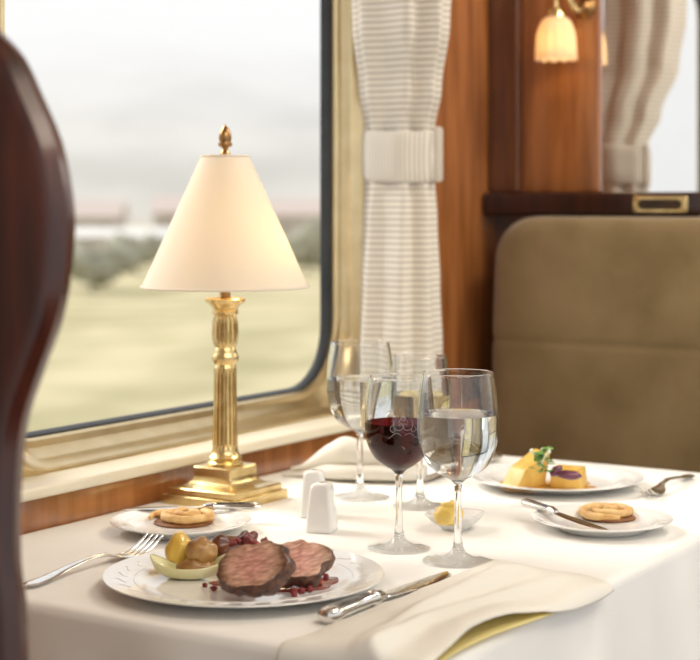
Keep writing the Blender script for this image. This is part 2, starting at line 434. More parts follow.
for r,z in ((.1045,.2672),(.0297,.4298)):
    bm = B(); tube(bm, [(r*math.cos(2*PI*i/64),r*math.sin(2*PI*i/64),z) for i in range(65)], .0016, 6, False)
    mesh('shade_trim', bm, SHADE, shd_)
bm = B(); lathe(bm, [(0,.431),(.0045,.431),(.0062,.433),(.005,.436),(.0034,.4385),(.0038,.4405),(.0082,.4425),(.0090,.4450),(.0082,.4475),(.0070,.448),(.0080,.4515),(.0078,.456),(.0064,.461),(.0040,.4655),(.0018,.4675),(.0014,.469),(0,.4695)], 28); mesh('finial', bm, BRASSD, lp)
li = bpy.data.lights.new('lamp_bulb','POINT'); li.energy=.36; li.color=(1,.70,.34); li.shadow_soft_size=.02
lo = bpy.data.objects.new('lamp_bulb', li); C.objects.link(lo); lo.parent=lp; lo.location=(.026,-.050,.318)

# ------------------------------------------------------------------ plates
WELL=.0048; RIM=.0147
def plate_bm(R, seg=96):
    k=R/.14
    p=[(0,WELL),(.085*k,WELL),(.093*k,.0058),(.100*k,.0086),(.107*k,.0105),(.122*k,.0124),(.137*k,.0144),(.1395*k,RIM),(.140*k,.0140),(.137*k,.0126),(.108*k,.0080),(.096*k,.0035),(.086*k,.0012),(.084*k,0),(.079*k,0),(.077*k,.0018),(0,.0018)]
    bm=B(); return lathe(bm,p,seg)
def relief_bm(R, n):
    bm=B(); k=R/.14
    def zr(r): # height of the plate rim at radius r
        q=r/k; return .0105+(q-.107)/.015*.0019 if q<.122 else .0124+(q-.122)/.015*.0020
    for i in range(n):
        a0=2*PI*i/n
        pts=[]
        for s in range(13):
            t=s/12; r=(.113+.018*t)*k; a=a0+.07*math.sin(t*2*PI)+.06*(t-.5)
            pts.append((r*math.cos(a),r*math.sin(a),zr(r)-.0001))
        tube(bm,pts,[.0002+.0004*math.sin(PI*s/12) for s in range(13)],6)
    tube(bm,[(.109*k*math.cos(2*PI*i/72),.109*k*math.sin(2*PI*i/72),zr(.109*k)-.0001) for i in range(73)],.0005,6,False)
    return bm
def plate_(label,loc,R,n,name,group=None):
    p=thing(name,label,'plate',loc,CAMROT,group)
    b=mesh('plate_body', plate_bm(R), PORC, p, ang=60); mesh('rim_relief', relief_bm(R,n), PORC, b)
    return p
plate_('large white dinner plate holding meat and vegetables',PT(244,572,RIM),.1355,30,'dinner_plate')
plate_('white plate of yellow terrine at the far end of the table',PT(556,475,RIM),.114,26,'starter_plate')
bp1 = plate_('small white bread plate in front of the brass lamp',PT(181,519,RIM),.0795,20,'bread_plate','bread plates')
bp2 = dup(bp1, PT(602,516.5,RIM), CAMROT, 'small white bread plate near the aisle edge of the table')

# ---- pastries
CRUST = mat('pastry', (.56,.30,.09), (.78,.53,.23), rough=.5, scale=60, bump=.5, sub=.03)
CRUSTD = mat('pastry_groove', (.19,.07,.018), (.28,.12,.032), rough=.6, scale=60, bump=.4)
def pastry(name,label,loc,R,rz):
    th=thing(name,label,'pastry',loc,rz,'spiral pastries')
    bm=B(); pts=[]; rd=[]; N=160; turns=2.3
    for i in range(N):
        t=i/(N-1); a=2*PI*turns*t; r=R*.04+R*.86*t
        pts.append((r*math.cos(a), r*math.sin(a), .0072+.0042*(1-t)+.0005*math.sin(a*5))); rd.append(R*.118*(1-.45*sm(.93,1,t))*(1+.04*math.sin(i*1.3)))
    tube(bm,pts,rd,10)
    for v in bm.verts: v.co.z=max(v.co.z,.0012)
    mesh('dough_coil',bm,CRUST,th,ang=0)
    bm=B(); lathe(bm,[(0,.0003),(R*.78,.0003),(R*.80,.002),(R*.74,.0036),(R*.4,.0046),(0,.0048)],48); mesh('dough_base',bm,CRUSTD,th)
    return th
pastry('spiral_pastry','pale golden spiral pastry on the bread plate by the lamp',P(184,523,WELL),.0425,.4)
pastry('spiral_pastry','browned spiral pastry on the bread plate by the aisle edge',P(609,518,WELL),.040,2.0)

# ---- cutlery
def fork(label,loc,rz,group='dinner forks'):
    f=thing('fork',label,'fork',loc,rz,group)
    bm=B(); ell(bm,[(0,0,.004,.003,.001),(.003,0,.004,.0075,.0016),(.012,0,.004,.0095,.002),(.03,0,.005,.0080,.002),(.06,0,.009,.0055,.002),(.10,0,.0125,.0036,.0021),(.122,0,.011,.0036,.002),(.131,0,.0085,.006,.0016),(.140,0,.006,.0105,.0013),(.150,0,.0045,.0125,.0011),(.160,0,.0040,.0125,.001)])
    mesh('handle',bm,SILVER,f)
    for y in (-.0100,-.0034,.0034,.0100):
        bm=B(); ell(bm,[(.156,y,.0040,.0026,.001),(.17,y,.0048,.0022,.001),(.185,y,.0085,.002,.001),(.197,y,.0135,.0017,.0009),(.205,y,.0175,.0008,.0005)],8); mesh('tine',bm,SILVER,f)
    return f
def knife(label,loc,rz,s=1.0,group='dinner knives',tilt=0):
    f=thing('table_knife' if s>.9 else 'butter_knife',label,'knife',loc,rz,group); f.scale=(s,s,s); f.rotation_euler=(0,tilt,rz)
    z=.0076
    bm=B(); ell(bm,[(0,0,z,.003,.003),(.002,0,z,.008,.0058),(.008,0,z,.0105,.0075),(.016,0,z,.0108,.0075),(.022,0,z,.0090,.0068),(.05,0,z,.0072,.006),(.078,0,z,.0066,.0056),(.081,0,z,.0082,.0072),(.085,0,z,.0085,.0074),(.089,0,z,.0066,.0056),(.094,0,z,.0072,.0056),(.1,0,z-.001,.0055,.0035)],16)
    h_=mesh('handle',bm,SILVER,f)
    bm=B()
    for y,zz in ((.0045,.0062),(-.0045,.0062),(0,.0072)):
        tube(bm,[(.014,y*1.3,z+zz-.0003),(.03,y*1.1,z+zz*.93),(.055,y*.9,z+zz*.86),(.078,y*.8,z+zz*.82)],.0008,6)
    mesh('engraving',bm,SILVERD,h_)
    bm=B(); ell(bm,[(.098,0,.0066,.0055,.0018),(.108,-.001,.006,.0085,.0013),(.14,-.001,.005,.0105,.001),(.185,-.0005,.0038,.0112,.0008),(.215,.001,.003,.0095,.0007),(.229,.004,.0026,.0055,.0006),(.236,.0075,.0024,.001,.0004)],12)
    mesh('blade',bm,SILVER,f)
    return f
fork('silver fork left of the large dinner plate', Vector((1.170,1.098,T)), .03)
fork('silver fork beyond the right bread plate, beside the terrine plate', Vector((2.125,.785,T)), PI+.06)
knife('silver dinner knife lying between the dinner plate and the front napkin', Vector((1.207,.782,T)), -.01)
knife('silver dinner knife behind the wine glasses, by the folded napkin', Vector((2.125,1.075,T)), PI)
a=P(262,510,RIM); b=P(122,509,RIM)
knife('butter knife resting across the bread plate by the lamp', a-Vector((0,0,.0012)), math.atan2(b.y-a.y,b.x-a.x), .68, 'butter knives')
a=P(524,505.5,RIM); b=P(617,534.5,RIM)
knife('butter knife resting across the bread plate by the aisle edge', a-Vector((0,0,.0012)), math.atan2(b.y-a.y,b.x-a.x), .70, 'butter knives')

# ---- shakers
def shaker(label,loc,rz):
    s=thing('shaker',label,'shaker',loc,rz,'white shakers')
    bm=B(); loft(bm,[sq(.0148,0,.004,4),sq(.0158,.0012,.0045,4),sq(.0158,.004,.0045,4),sq(.0140,.025,.0045,4),sq(.0120,.047,.0045,4),sq(.0112,.0515,.0050,4),sq(.0092,.0540,.0050,4),sq(.0055,.0550,.0050,4)])
    b_=mesh('body',bm,PORC,s,ang=0)
    for dx,dy in ((0,0),(.003,.0),(-.003,0),(0,.003),(0,-.003)):
        bm=B(); bmesh.ops.create_uvsphere(bm,u_segments=8,v_segments=4,radius=.0007); mesh('pour_hole',bm,RUBBER,b_,(dx,dy,.055))
shaker('front white ceramic shaker, nearer the dinner plate', P(322,531), .3)
shaker('rear white ceramic shaker, nearer the table lamp', P(314,516), .45)

# ---- glasses
WB=[(.0040,.080),(.0085,.0845),(.018,.0895),(.030,.0985),(.0380,.113),(.0415,.128),(.0424,.142),(.0418,.158),(.0398,.178),(.0370,.195)]
RB=[(.0040,.080),(.0085,.0845),(.017,.0895),(.0265,.0975),(.0335,.110),(.0368,.123),(.0374,.135),(.0366,.150),(.0347,.168),(.0322,.184)]
def rad_at(b,z):
    for p,q in zip(b,b[1:]):
        if z<=q.y: return p.x+(q.x-p.x)*(z-p.y)/max(1e-9,(q.y-p.y))
    return b[-1].x
def goblet(name,label,loc,bowl,rb,level,liq,liqname,group):
    rz=math.atan2(-loc.y,-loc.x)
    g=thing(name,label,'glass',loc,rz,group)
    b=cr([(x,z,0) for x,z in bowl],5)
    # the foot settles into the weave of the cloth
    foot=[(0,-.0009),(rb*.97,-.0009),(rb,.0004),(rb*.985,.0012),(rb*.75,.0022),(rb*.45,.0042),(rb*.25,.0085),(.0056,.0140),(.0043,.022),(.0037,.035),(.0036,.055),(.0038,.072)]
    outer=foot+[(p.x,p.y) for p in b]
    H=b[-1].y; Rm=b[-1].x
    outer+=[(Rm+.00005,H+.0004),(Rm-.0002,H+.0008),(Rm-.0007,H+.0009),(Rm-.0012,H+.0008),(Rm-.0014,H+.0004)]
    inner=[]
    for p in reversed(b):
        t=.0012
        sl=sm(.13,.09,p.y); r=p.x-t*(1-.35*sl); z=p.y+t*sl*1.2
        if r>.006: inner.append((r,z))
    zb=inner[-1][1]-.0012
    inner.append((.003,zb-.0003)); inner.append((0,zb-.0005))
    bm=B(); lathe(bm,outer+inner,96); gb_=mesh('glass_body',bm,GLASS,g,ang=75)
    ib=[Vector((r,z,0)) for r,z in reversed(inner)]
    rl=rad_at(ib,level)
    prof=[(max(0,p.x+ (.0004 if p.x>.001 else 0)),p.y-.0002) for p in ib if p.y<level-.0005]+[(rl+.0004,level),(rl-.001,level-.0003),(0,level-.0003)]
    bm=B(); lathe(bm,prof,96); mesh(liqname,bm,liq,g,ang=60)
    bm=B(); z0=.133; K=.9
    def put(path,w=.00034):
        pts=[]
        for u,v in path:
            z=z0+v*K; r=rad_at(b,z)+.0002; a=.12+u*K/r; pts.append((r*math.cos(a),r*math.sin(a),z))
        tube(bm,pts,w,5)
    for sx in (-1,1):
        put([(sx*(.004+.0006*i*math.cos(i*.5)),.004+.0006*i*math.sin(i*.5)) for i in range(15)])
        put([(sx*(.011+.0005*i*math.cos(i*.5+2)),-.001+.0005*i*math.sin(i*.5+2)) for i in range(13)])
        put([(sx*(.002+.0011*i),-.008+.003*math.sin(i*.32)) for i in range(15)])
        put([(sx*.0006*i,.014-.00009*i*i) for i in range(10)])
    put([(.0022*math.cos(i*.35),.0125+.0026*math.sin(i*.35)) for i in range(19)])
    mesh('etched_crest',bm,ETCH,gb_)
    return g
goblet('water_goblet','water goblet nearest the camera, beside the front napkin',P(458,561),WB,.037,.153,WATER,'water','water goblets')
goblet('water_goblet','water goblet at the back, in front of the folded napkin and curtain',P(360,497),WB,.037,.150,WATER,'water','water goblets')
goblet('wine_glass','wine glass holding red wine',P(399,548),RB,.034,.136,REDW,'red_wine','wine glasses')
goblet('wine_glass','rear wine glass with pale wine, behind the red wine',P(420,506),RB,.034,.138,WHITEW,'white_wine','wine glasses')

# ---- butter dish
bd=thing('butter_dish','tiny white dish of yellow butter behind the front goblet','dish',P(455,529),CAMROT+.3)
def sqm(r,z,a): return 1+.08*math.cos(4*a)*sm(.004,.018,z)
bm=B(); lathe(bm,[(0,.0),(.015,.0),(.016,.002),(.026,.0085),(.0325,.0170),(.0330,.0180),(.0325,.0186),(.0295,.0183),(.022,.0115),(.012,.007),(0,.0065)],64,mod=sqm); mesh('dish_body',bm,CHINA,bd,ang=60)
BUT=mat('butter',(.78,.54,.11),(.87,.66,.22),rough=.4,scale=40,sub=.15,bump=.2)
bt=thing('butter_ball','scoop of yellow butter in the tiny white dish','butter',P(449,526,.0085),CAMROT)
bm=B(); blob(bm,.017,.013,.0125,.12,2.2,3,c=(0,0,.0125)); mesh('scoop',bm,BUT,bt,ang=0)
bm=B(); tube(bm,[(.010*math.cos(i*.45)*(1-i/22),.008*math.sin(i*.45)*(1-i/22),.021+.0004*i) for i in range(16)],.0028,8); mesh('curl',bm,BUT,bt,ang=0)

# ---- food on the dinner plate
FLESH,t_,b_ = nt('meat_flesh'); b_.inputs['Roughness'].default_value=.36; b_.inputs['Coat Weight'].default_value=.3; b_.inputs['Coat Roughness'].default_value=.25
tc=t_.nodes.new('ShaderNodeTexCoord'); mp=t_.nodes.new('ShaderNodeMapping'); mp.inputs['Rotation'].default_value=(0,0,.6); mp.inputs['Scale'].default_value=(1,3.4,1)
n1=t_.nodes.new('ShaderNodeTexNoise'); n1.inputs['Scale'].default_value=105; n1.inputs['Detail'].default_value=6
n2=t_.nodes.new('ShaderNodeTexNoise'); n2.inputs['Scale'].default_value=60; n2.inputs['Detail'].default_value=4
ln=t_.nodes.new('ShaderNodeVectorMath'); ln.operation='LENGTH'
ad=t_.nodes.new('ShaderNodeMath'); ad.operation='MULTIPLY_ADD'; ad.inputs[1].default_value=.010
r1=t_.nodes.new('ShaderNodeMapRange'); r1.inputs['From Min'].default_value=.018; r1.inputs['From Max'].default_value=.040
rp=t_.nodes.new('ShaderNodeValToRGB'); e=rp.color_ramp.elements
e[0].position=0; e[0].color=(.66,.34,.275,1); e[1].position=1; e[1].color=(.11,.045,.024,1); q=e.new(.52); q.color=(.60,.365,.27,1); q=e.new(.74); q.color=(.40,.24,.16,1)
r2=t_.nodes.new('ShaderNodeValToRGB'); r2.color_ramp.elements[0].position=.36; r2.color_ramp.elements[0].color=(.62,.53,.49,1); r2.color_ramp.elements[1].position=.62; r2.color_ramp.elements[1].color=(1.14,1.14,1.12,1)
mm=t_.nodes.new('ShaderNodeMix'); mm.data_type='RGBA'; mm.blend_type='MULTIPLY'; mm.inputs[0].default_value=1
bp=t_.nodes.new('ShaderNodeBump'); bp.inputs['Strength'].default_value=.55; bp.inputs['Distance'].default_value=.002
L=t_.links.new
L(tc.outputs['Object'],mp.inputs[0]); L(mp.outputs[0],n1.inputs[0]); L(tc.outputs['Object'],n2.inputs[0]); L(tc.outputs['Object'],ln.inputs[0])
L(n2.outputs['Fac'],ad.inputs[0]); L(ln.outputs['Value'],ad.inputs[2]); L(ad.outputs[0],r1.inputs[0]); L(r1.outputs[0],rp.inputs[0]); L(n1.outputs['Fac'],r2.inputs[0])
L(rp.outputs[0],mm.inputs[6]); L(r2.outputs[0],mm.inputs[7]); L(mm.outputs[2],b_.inputs['Base Color']); L(n1.outputs['Fac'],bp.inputs['Height']); L(bp.outputs[0],b_.inputs['Normal'])
CR=mat('meat_crust',(.045,.016,.010),(.16,.06,.03),rough=.42,scale=140,bump=1.0,coat=.25)
def slice_(name,label,loc,rx,ry,th,tilt,seed,rz=0,roll=0):
    bm=B(); n=96; o=Vector((seed,seed*2.3,0)); rings=[]
    prof=[(-.5,.12),(-.5,.3),(-.5,.5),(-.5,.7),(-.5,.90),(-.485,.965),(-.40,1.0),(-.12,1.03),(.12,1.03),(.40,1.0),(.485,.965),(.50,.90),(.50,.7),(.50,.5),(.50,.3),(.50,.12)]
    NB_=len(prof)-1
    for zz,k in prof:
        ring=[]
        for j in range(n):
            a=2*PI*j/n; d=Vector((math.cos(a),math.sin(a),0)); q=1+.34*noise.noise(d*1.2+o)+.13*noise.noise(d*3.4+o+Vector((0,0,zz*1.2)))+.035*noise.noise(d*12+o+Vector((0,0,zz*5)))
            p=Vector((rx*q*k*d.x, ry*q*k*d.y, zz*th))
            p+=Vector((0,0,1))*(.0020*noise.noise(p*60+o)+.0008*noise.noise(p*220+o)+.0004*noise.noise(p*520+o))
            ring.append(p)
        rings.append(ring)
    loft(bm,rings)
    bm.faces.ensure_lookup_table()
    for i,f in enumerate(bm.faces):
        band=i//n if i<n*NB_ else None
        f.material_index = 0 if (band is None or band<5 or band>=10) else 1
    o=mesh(name,bm,[FLESH,CR],None,loc,ang=50)
    o.rotation_euler=(Matrix.Rotation(CAMROT+rz,4,'Z')@Matrix.Rotation(tilt,4,'X')@Matrix.Rotation(roll,4,'Z')).to_euler()
    return tag(o,label,'meat','roast meat slices')
slice_('meat_slice','larger pink roast meat slice standing at the front of the plate',P(256,569,.0325),.035,.0245,.021,math.radians(53),1.3,-.45,.35)
slice_('meat_slice','smaller dark crusted meat slice behind the larger one',P(299,565,.0275),.0285,.0205,.020,math.radians(45),4.1,.10,.3)
SAUCE=mat('sauce_red',(.15,.015,.017),(.26,.045,.035),rough=.15,scale=40,coat=.4)
def pool(name,label,loc,rx,ry,m,seed,h=.0016):
    bm=B()
    def q(j): return 1+.35*noise.noise(Vector((math.cos(2*PI*j/48)*1.6,math.sin(2*PI*j/48)*1.6,seed)))
    rings=[[Vector((rx*k*math.cos(2*PI*j/48)*q(j),ry*k*math.sin(2*PI*j/48)*q(j),z)) for j in range(48)] for k,z in ((1,0),(1,h*.5),(.95,h),(.3,h))]
    loft(bm,rings); return tag(mesh(name,bm,m,None,loc,(0,0,CAMROT)),label,'sauce')
pool('meat_sauce','thin red sauce pooled under the roast meat',P(281,583,WELL),.060,.036,SAUCE,2.2)
POT=mat('potato_gold',(.66,.40,.05),(.84,.58,.12),rough=.3,scale=30,bump=.2,coat=.4,sub=.1)
POTB=mat('potato_brown',(.26,.115,.035),(.54,.31,.10),rough=.35,scale=40,bump=.3,coat=.3)
CHEST=mat('chestnut',(.10,.028,.014),(.22,.075,.035),rough=.28,scale=45,bump=.3,coat=.4)
BEET=mat('beet',(.09,.014,.016),(.22,.04,.03),rough=.3,scale=70,bump=.4,coat=.4)
BOAT=mat('boat_veg',(.70,.66,.32),(.82,.78,.50),rough=.35,scale=22,stretch=(1,4,4),sub=.15,coat=.2)
def food(name,label,cat,loc,r,rot,m,seed,amp=.08,group=None):
    bm=B(); blob(bm,*r,amp,1.8,seed,4); return tag(mesh(name,bm,m,None,loc,(rot[0],rot[1],CAMROT+rot[2]),ang=0),label,cat,group)
food('potato','golden round potato, leftmost on the dinner plate','potato',P(179,552,.0255),(.0130,.0130,.0195),(0,.15,0),POT,1)
food('potato','brown skinned potato between the golden potato and the chestnut','potato',P(202,552,.030),(.0155,.012,.0135),(0,.3,.2),POTB,2)
food('chestnut','dark red brown roasted chestnut behind the large meat slice','chestnut',P(225,550,.0265),(.0165,.0145,.0155),(0,.2,0),CHEST,3,.14)
food('beetroot','small dark red beetroot chunk touching the top of the meat','vegetable',P(246,543,.030),(.0125,.011,.0115),(0,0,0),BEET,5,.22)
vb=thing('vegetable_boat','pale yellow green hollowed vegetable boat at the left of the plate','vegetable',P(189,579,WELL),CAMROT)
bm=B(); NB=36
rings=[]
for (k,z) in ((.25,.0),(.62,.002),(.86,.005),(1.0,.0095),(.99,.011),(.92,.010),(.75,.006),(.3,.0045)):
    ring=[]
    for j in range(NB):
        a=2*PI*j/NB; x=.038*math.cos(a)*k; ring.append(Vector((x,.017*math.sin(a)*k*(1-.45*abs(math.cos(a))**3),z+.013*(x/.038)**2*(z/.011)+.002*math.sin(3*a)*(z/.011))))
    rings.append(ring)
loft(bm,rings); mesh('shell',bm,BOAT,vb,ang=0)
bm=B(); blob(bm,.019,.009,.009,.2,3,2,c=(.007,0,.011)); mesh('filling',bm,POTB,vb,ang=0)
BERRY=mat('crumb',(.17,.014,.018),(.36,.05,.045),rough=.5,scale=160,bump=.6,coat=.15)
# crumbs of dark berry topping: (pixel x, y, height, size)
bl=[(214,588,0,1.0),(205,585,0,.8),(318,583,0,1.2),(310,589,0,1.0),(326,577,0,1.1),(294,593,0,1.0),(240,593,0,.9),(302,591,0,.8),
    (238,541,.043,1.0),(256,544,.052,1.2),(265,543,.052,1.4),(272,547,.051,1.1),(300,553,.043,1.3),(308,556,.041,1.1),(233,543,.043,.9)]
berry0=None
for i,(x,y,h,s) in enumerate(bl):
    if berry0 is None:
        bm=B(); blob(bm,.0033,.0033,.0027,.55,2.6,1,3); berry0=mesh('berry_crumb',bm,BERRY,ang=0); o=berry0
    else:
        o=berry0.copy(); C.objects.link(o)
    o.scale=(s*random.uniform(.8,1.4),s*random.uniform(.7,1.2),s*random.uniform(.7,1.1)); o.rotation_euler=(i*.7,i*.4,i*1.3)
    if h==0: o.location=P(x,y,WELL+.0010+.0018*s)
    else: o.location=P(x,y,h-.006)
    tag(o,'tiny dark red berry crumb scattered on and around the roast meat','crumb','berry crumbs on the dinner plate')

# ---- food on the far plate
TERR=mat('terrine',(.58,.335,.05),(.72,.47,.11),rough=.45,scale=45,bump=.3,sub=.05)
OR=mat('sauce_orange',(.70,.31,.025),(.78,.40,.05),rough=.15,scale=30,coat=.5)
HERB=mat('herb_green',(.07,.20,.03),(.20,.36,.07),rough=.5,scale=60)
SPR=mat('sprout_white',(.70,.74,.52),(.82,.84,.68),rough=.5,scale=60)
PUR=mat('purple_beet',(.075,.012,.04),(.16,.03,.07),rough=.35,scale=40,coat=.3)
pool('terrine_sauce','orange sauce ringing the yellow terrine',P(546,486,WELL),.068,.048,OR,7.7)
def wedge(name,label,loc,w,d,h,rot,lean=.4,sl=.25):
    bm=B(); box(bm,-w/2,w/2,-d/2,d/2,0,h,.0022,3)
    for v in bm.verts:
        k=v.co.z/h; x0=v.co.x/w; v.co.x*= (1-.12*k); v.co.x+=lean*k*w*.5; v.co.z+= sl*h*k*x0*2
        v.co+=Vector((1,1,1))*.0004*noise.noise(v.co*90)
    return tag(mesh(name,bm,TERR,None,loc,(0,0,CAMROT+rot),ang=40),label,'terrine','terrine pieces')
wedge('terrine_slice','taller yellow terrine wedge on the left of the plate',P(523,486,WELL+.0017),.046,.034,.034,.55,.5,.32)
wedge('terrine_slice','lower yellow terrine block beside the purple beet',P(569,487,WELL+.0017),.042,.032,.026,-.42,-.05,.0)
food('purple_beet','dark purple beet piece lying on the lower terrine block','vegetable',P(569,475,.0365),(.016,.011,.0055),(0,.10,.2),PUR,6,.06)
food('purple_beet','dark purple beet baton leaning against the herb garnish','vegetable',P(556,471,.041),(.009,.0055,.0055),(0,-.5,.3),PUR,8,.06)
gn=thing('herb_garnish','green herb sprig with white sprouts topping the terrine','garnish',P(541,464,.050),CAMROT)
bm=B(); random.seed(3)
for i in range(34):
    a=random.uniform(0,2*PI); r=random.uniform(0,.014); c=Vector((r*math.cos(a),r*math.sin(a),random.uniform(-.010,.019)))
    q=bmesh.ops.create_icosphere(bm,subdivisions=1,radius=1)
    Mx=Matrix.Translation(c)@Matrix.Rotation(random.uniform(0,6),4,'Z')@Matrix.Rotation(random.uniform(-1,1),4,'X')@Matrix.Diagonal((.0065,.004,.0009,1))
    bmesh.ops.transform(bm,matrix=Mx,verts=q['verts'])
mesh('leaves',bm,HERB,gn)
bm=B()
for i in range(6):
    a=random.uniform(0,2*PI); tube(bm,cr([(0,0,-.004),(.006*math.cos(a),.006*math.sin(a),.006),(.013*math.cos(a+.5),.013*math.sin(a+.5),.014+random.uniform(0,.009))],4),.0010,6)
    blob(bm,.0026,.0026,.0026,.1,2,i,1,(.012*math.cos(a+.5),.012*math.sin(a+.5),.016))
mesh('sprouts',bm,SPR,gn)

# ---- napkins
fn=thing('napkin','white napkin spread at the front corner, yellow glow painted under its edge','napkin',(0,0,0),0,'linen napkins')
EX,EY=TX0-.028,TY0-.022
def drape(ax,ay,lift,x1,y1):
    """cloth point: ax metres towards the camera from x1, ay metres towards the aisle from y1, falling over the edges"""
    R=.012
    lx=x1-(EX+R); ly=y1-(EY+R)
    def fall(a,l):
        if a<=l: return a,0
        b=a-l
        if b<R*PI/2: return l+R*math.sin(b/R), R*(1-math.cos(b/R))
        return l+R, R+(b-R*PI/2)
    fx,zx=fall(ax,lx); fy,zy=fall(ay,ly)
    return Vector((x1-fx,y1-fy,T+lift-zx-zy))
def up(u,v):
    ax=u*.43; ay=v*(.148-.014*sm(.05,.6,u)+.008*sm(.75,1,u)+.003*math.sin(u*9))
    e=sm(.60,1,v)
    lift=.0060+.008*math.sin(PI*min(1,v*1.02))**.7*sm(.0,.10,u)
    # soft folds
    lift+=.011*math.exp(-((v-.30-.34*u)/.11)**2)*sm(.02,.25,u)*(1-.3*u)
    lift+=.007*math.exp(-((v-.72+.12*u)/.08)**2)*sm(.0,.25,u)
    lift-=.004*math.exp(-((v-.50-.10*u)/.045)**2)*sm(.1,.3,u)
    lift+=.014*e*sm(.25,.55,u)*(1-sm(.62,.9,u))
    lift+=.0030*noise.noise(Vector((u*6,v*3.5,1)))+.0006*noise.noise(Vector((u*16,v*8,2)))
    return drape(ax,ay,max(.0050,lift),1.505-.03*v,.766)
bm=B(); sheet(bm,up,110,60,.0014); mesh('cloth',bm,NAPK,fn,ang=0)
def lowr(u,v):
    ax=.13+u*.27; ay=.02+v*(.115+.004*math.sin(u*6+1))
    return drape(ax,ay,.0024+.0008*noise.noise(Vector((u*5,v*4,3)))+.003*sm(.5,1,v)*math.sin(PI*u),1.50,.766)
bm=B(); sheet(bm,lowr,70,40,.0010); mesh('glow_layer',bm,GLOWLAYER,fn,ang=0)  # extra sheet added to carry the painted yellow glow
bk=thing('folded_napkin','white napkin folded in a soft roll against the window wall','napkin',P(354,478),CAMROT-.12,'linen napkins')
def fold(L,D,H,off,seed,nm):
    rings=[]
    for i in range(41):
        t=i/40; x=(t-.5)*L; k=min(1,(sm(0,.45,t)*.85+.15))*(1-.25*sm(.85,1,t)); ring=[]
        for j in range(28):
            a=2*PI*j/28; c,s=math.cos(a),math.sin(a)
            y=D*.5*k*math.copysign(abs(c)**.8,c); z=H*k*.5*(1+math.copysign(abs(s)**.7,s))
            z*=1+.25*noise.noise(Vector((x*30,y*30,seed)))
            ring.append(Vector((x,y+off[0]+.004*math.sin(t*5+seed),z+off[1]*min(1,.25+k))))
        rings.append(ring)
    bm=B(); loft(bm,rings); return mesh(nm,bm,NAPK,bk,ang=0)
fold(.195,.090,.024,(0,.0005),1,'lower_fold'); fold(.175,.068,.036,(.006,.017),2,'upper_fold')

# ------------------------------------------------------------------ outdoors
GZ=-3.0
def outp(px,t): 
    k=(px-350)/1640; return Vector((t*(ct+k*st), t*(st-k*ct), GZ))
GRASS=mat('field_grass',(.34,.31,.18),(.55,.49,.325),rough=.95,scale=.3,detail=8,spec=.05,lo=.34,hi=.66)
LEAF=mat('tree_leaf',(.30,.295,.225),(.41,.40,.32),rough=.9,scale=1.5,spec=.05)
BARK=mat('tree_bark',(.40,.36,.32),(.44,.40,.36),rough=.9)
PLAST=mat('house_plaster',(.52,.47,.44),(.55,.50,.465),rough=.9,scale=2)
TILE=mat('roof_tile',(.52,.44,.40),(.56,.48,.44),rough=.9,scale=3)
TIN=mat('shed_roof',(.63,.62,.60),(.67,.66,.64),rough=.7,scale=2)
# hillside with fog painted in: alpha fades out towards its ridge
HILLM,t_,b_=nt('hill_painted_fog'); b_.inputs['Roughness'].default_value=1; b_.inputs['Specular IOR Level'].default_value=0
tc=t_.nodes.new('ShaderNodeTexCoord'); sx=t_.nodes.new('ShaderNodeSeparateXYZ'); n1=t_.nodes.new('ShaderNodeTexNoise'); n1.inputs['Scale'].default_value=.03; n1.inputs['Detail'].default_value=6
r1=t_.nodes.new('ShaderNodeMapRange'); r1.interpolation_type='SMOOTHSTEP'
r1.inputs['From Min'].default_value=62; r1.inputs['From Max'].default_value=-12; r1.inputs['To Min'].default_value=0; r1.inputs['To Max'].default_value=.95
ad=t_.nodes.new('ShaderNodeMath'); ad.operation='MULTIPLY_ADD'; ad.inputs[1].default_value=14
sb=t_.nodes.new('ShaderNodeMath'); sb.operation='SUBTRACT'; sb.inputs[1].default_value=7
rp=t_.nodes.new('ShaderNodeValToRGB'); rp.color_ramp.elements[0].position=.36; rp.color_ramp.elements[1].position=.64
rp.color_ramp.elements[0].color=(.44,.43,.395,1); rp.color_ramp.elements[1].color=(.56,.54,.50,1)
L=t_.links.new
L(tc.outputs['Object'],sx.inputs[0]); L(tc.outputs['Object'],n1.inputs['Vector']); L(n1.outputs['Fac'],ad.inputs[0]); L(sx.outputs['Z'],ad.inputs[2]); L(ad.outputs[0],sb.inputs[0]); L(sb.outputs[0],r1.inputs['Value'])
L(r1.outputs[0],b_.inputs['Alpha']); L(n1.outputs['Fac'],rp.inputs[0]); L(rp.outputs[0],b_.inputs['Base Color'])
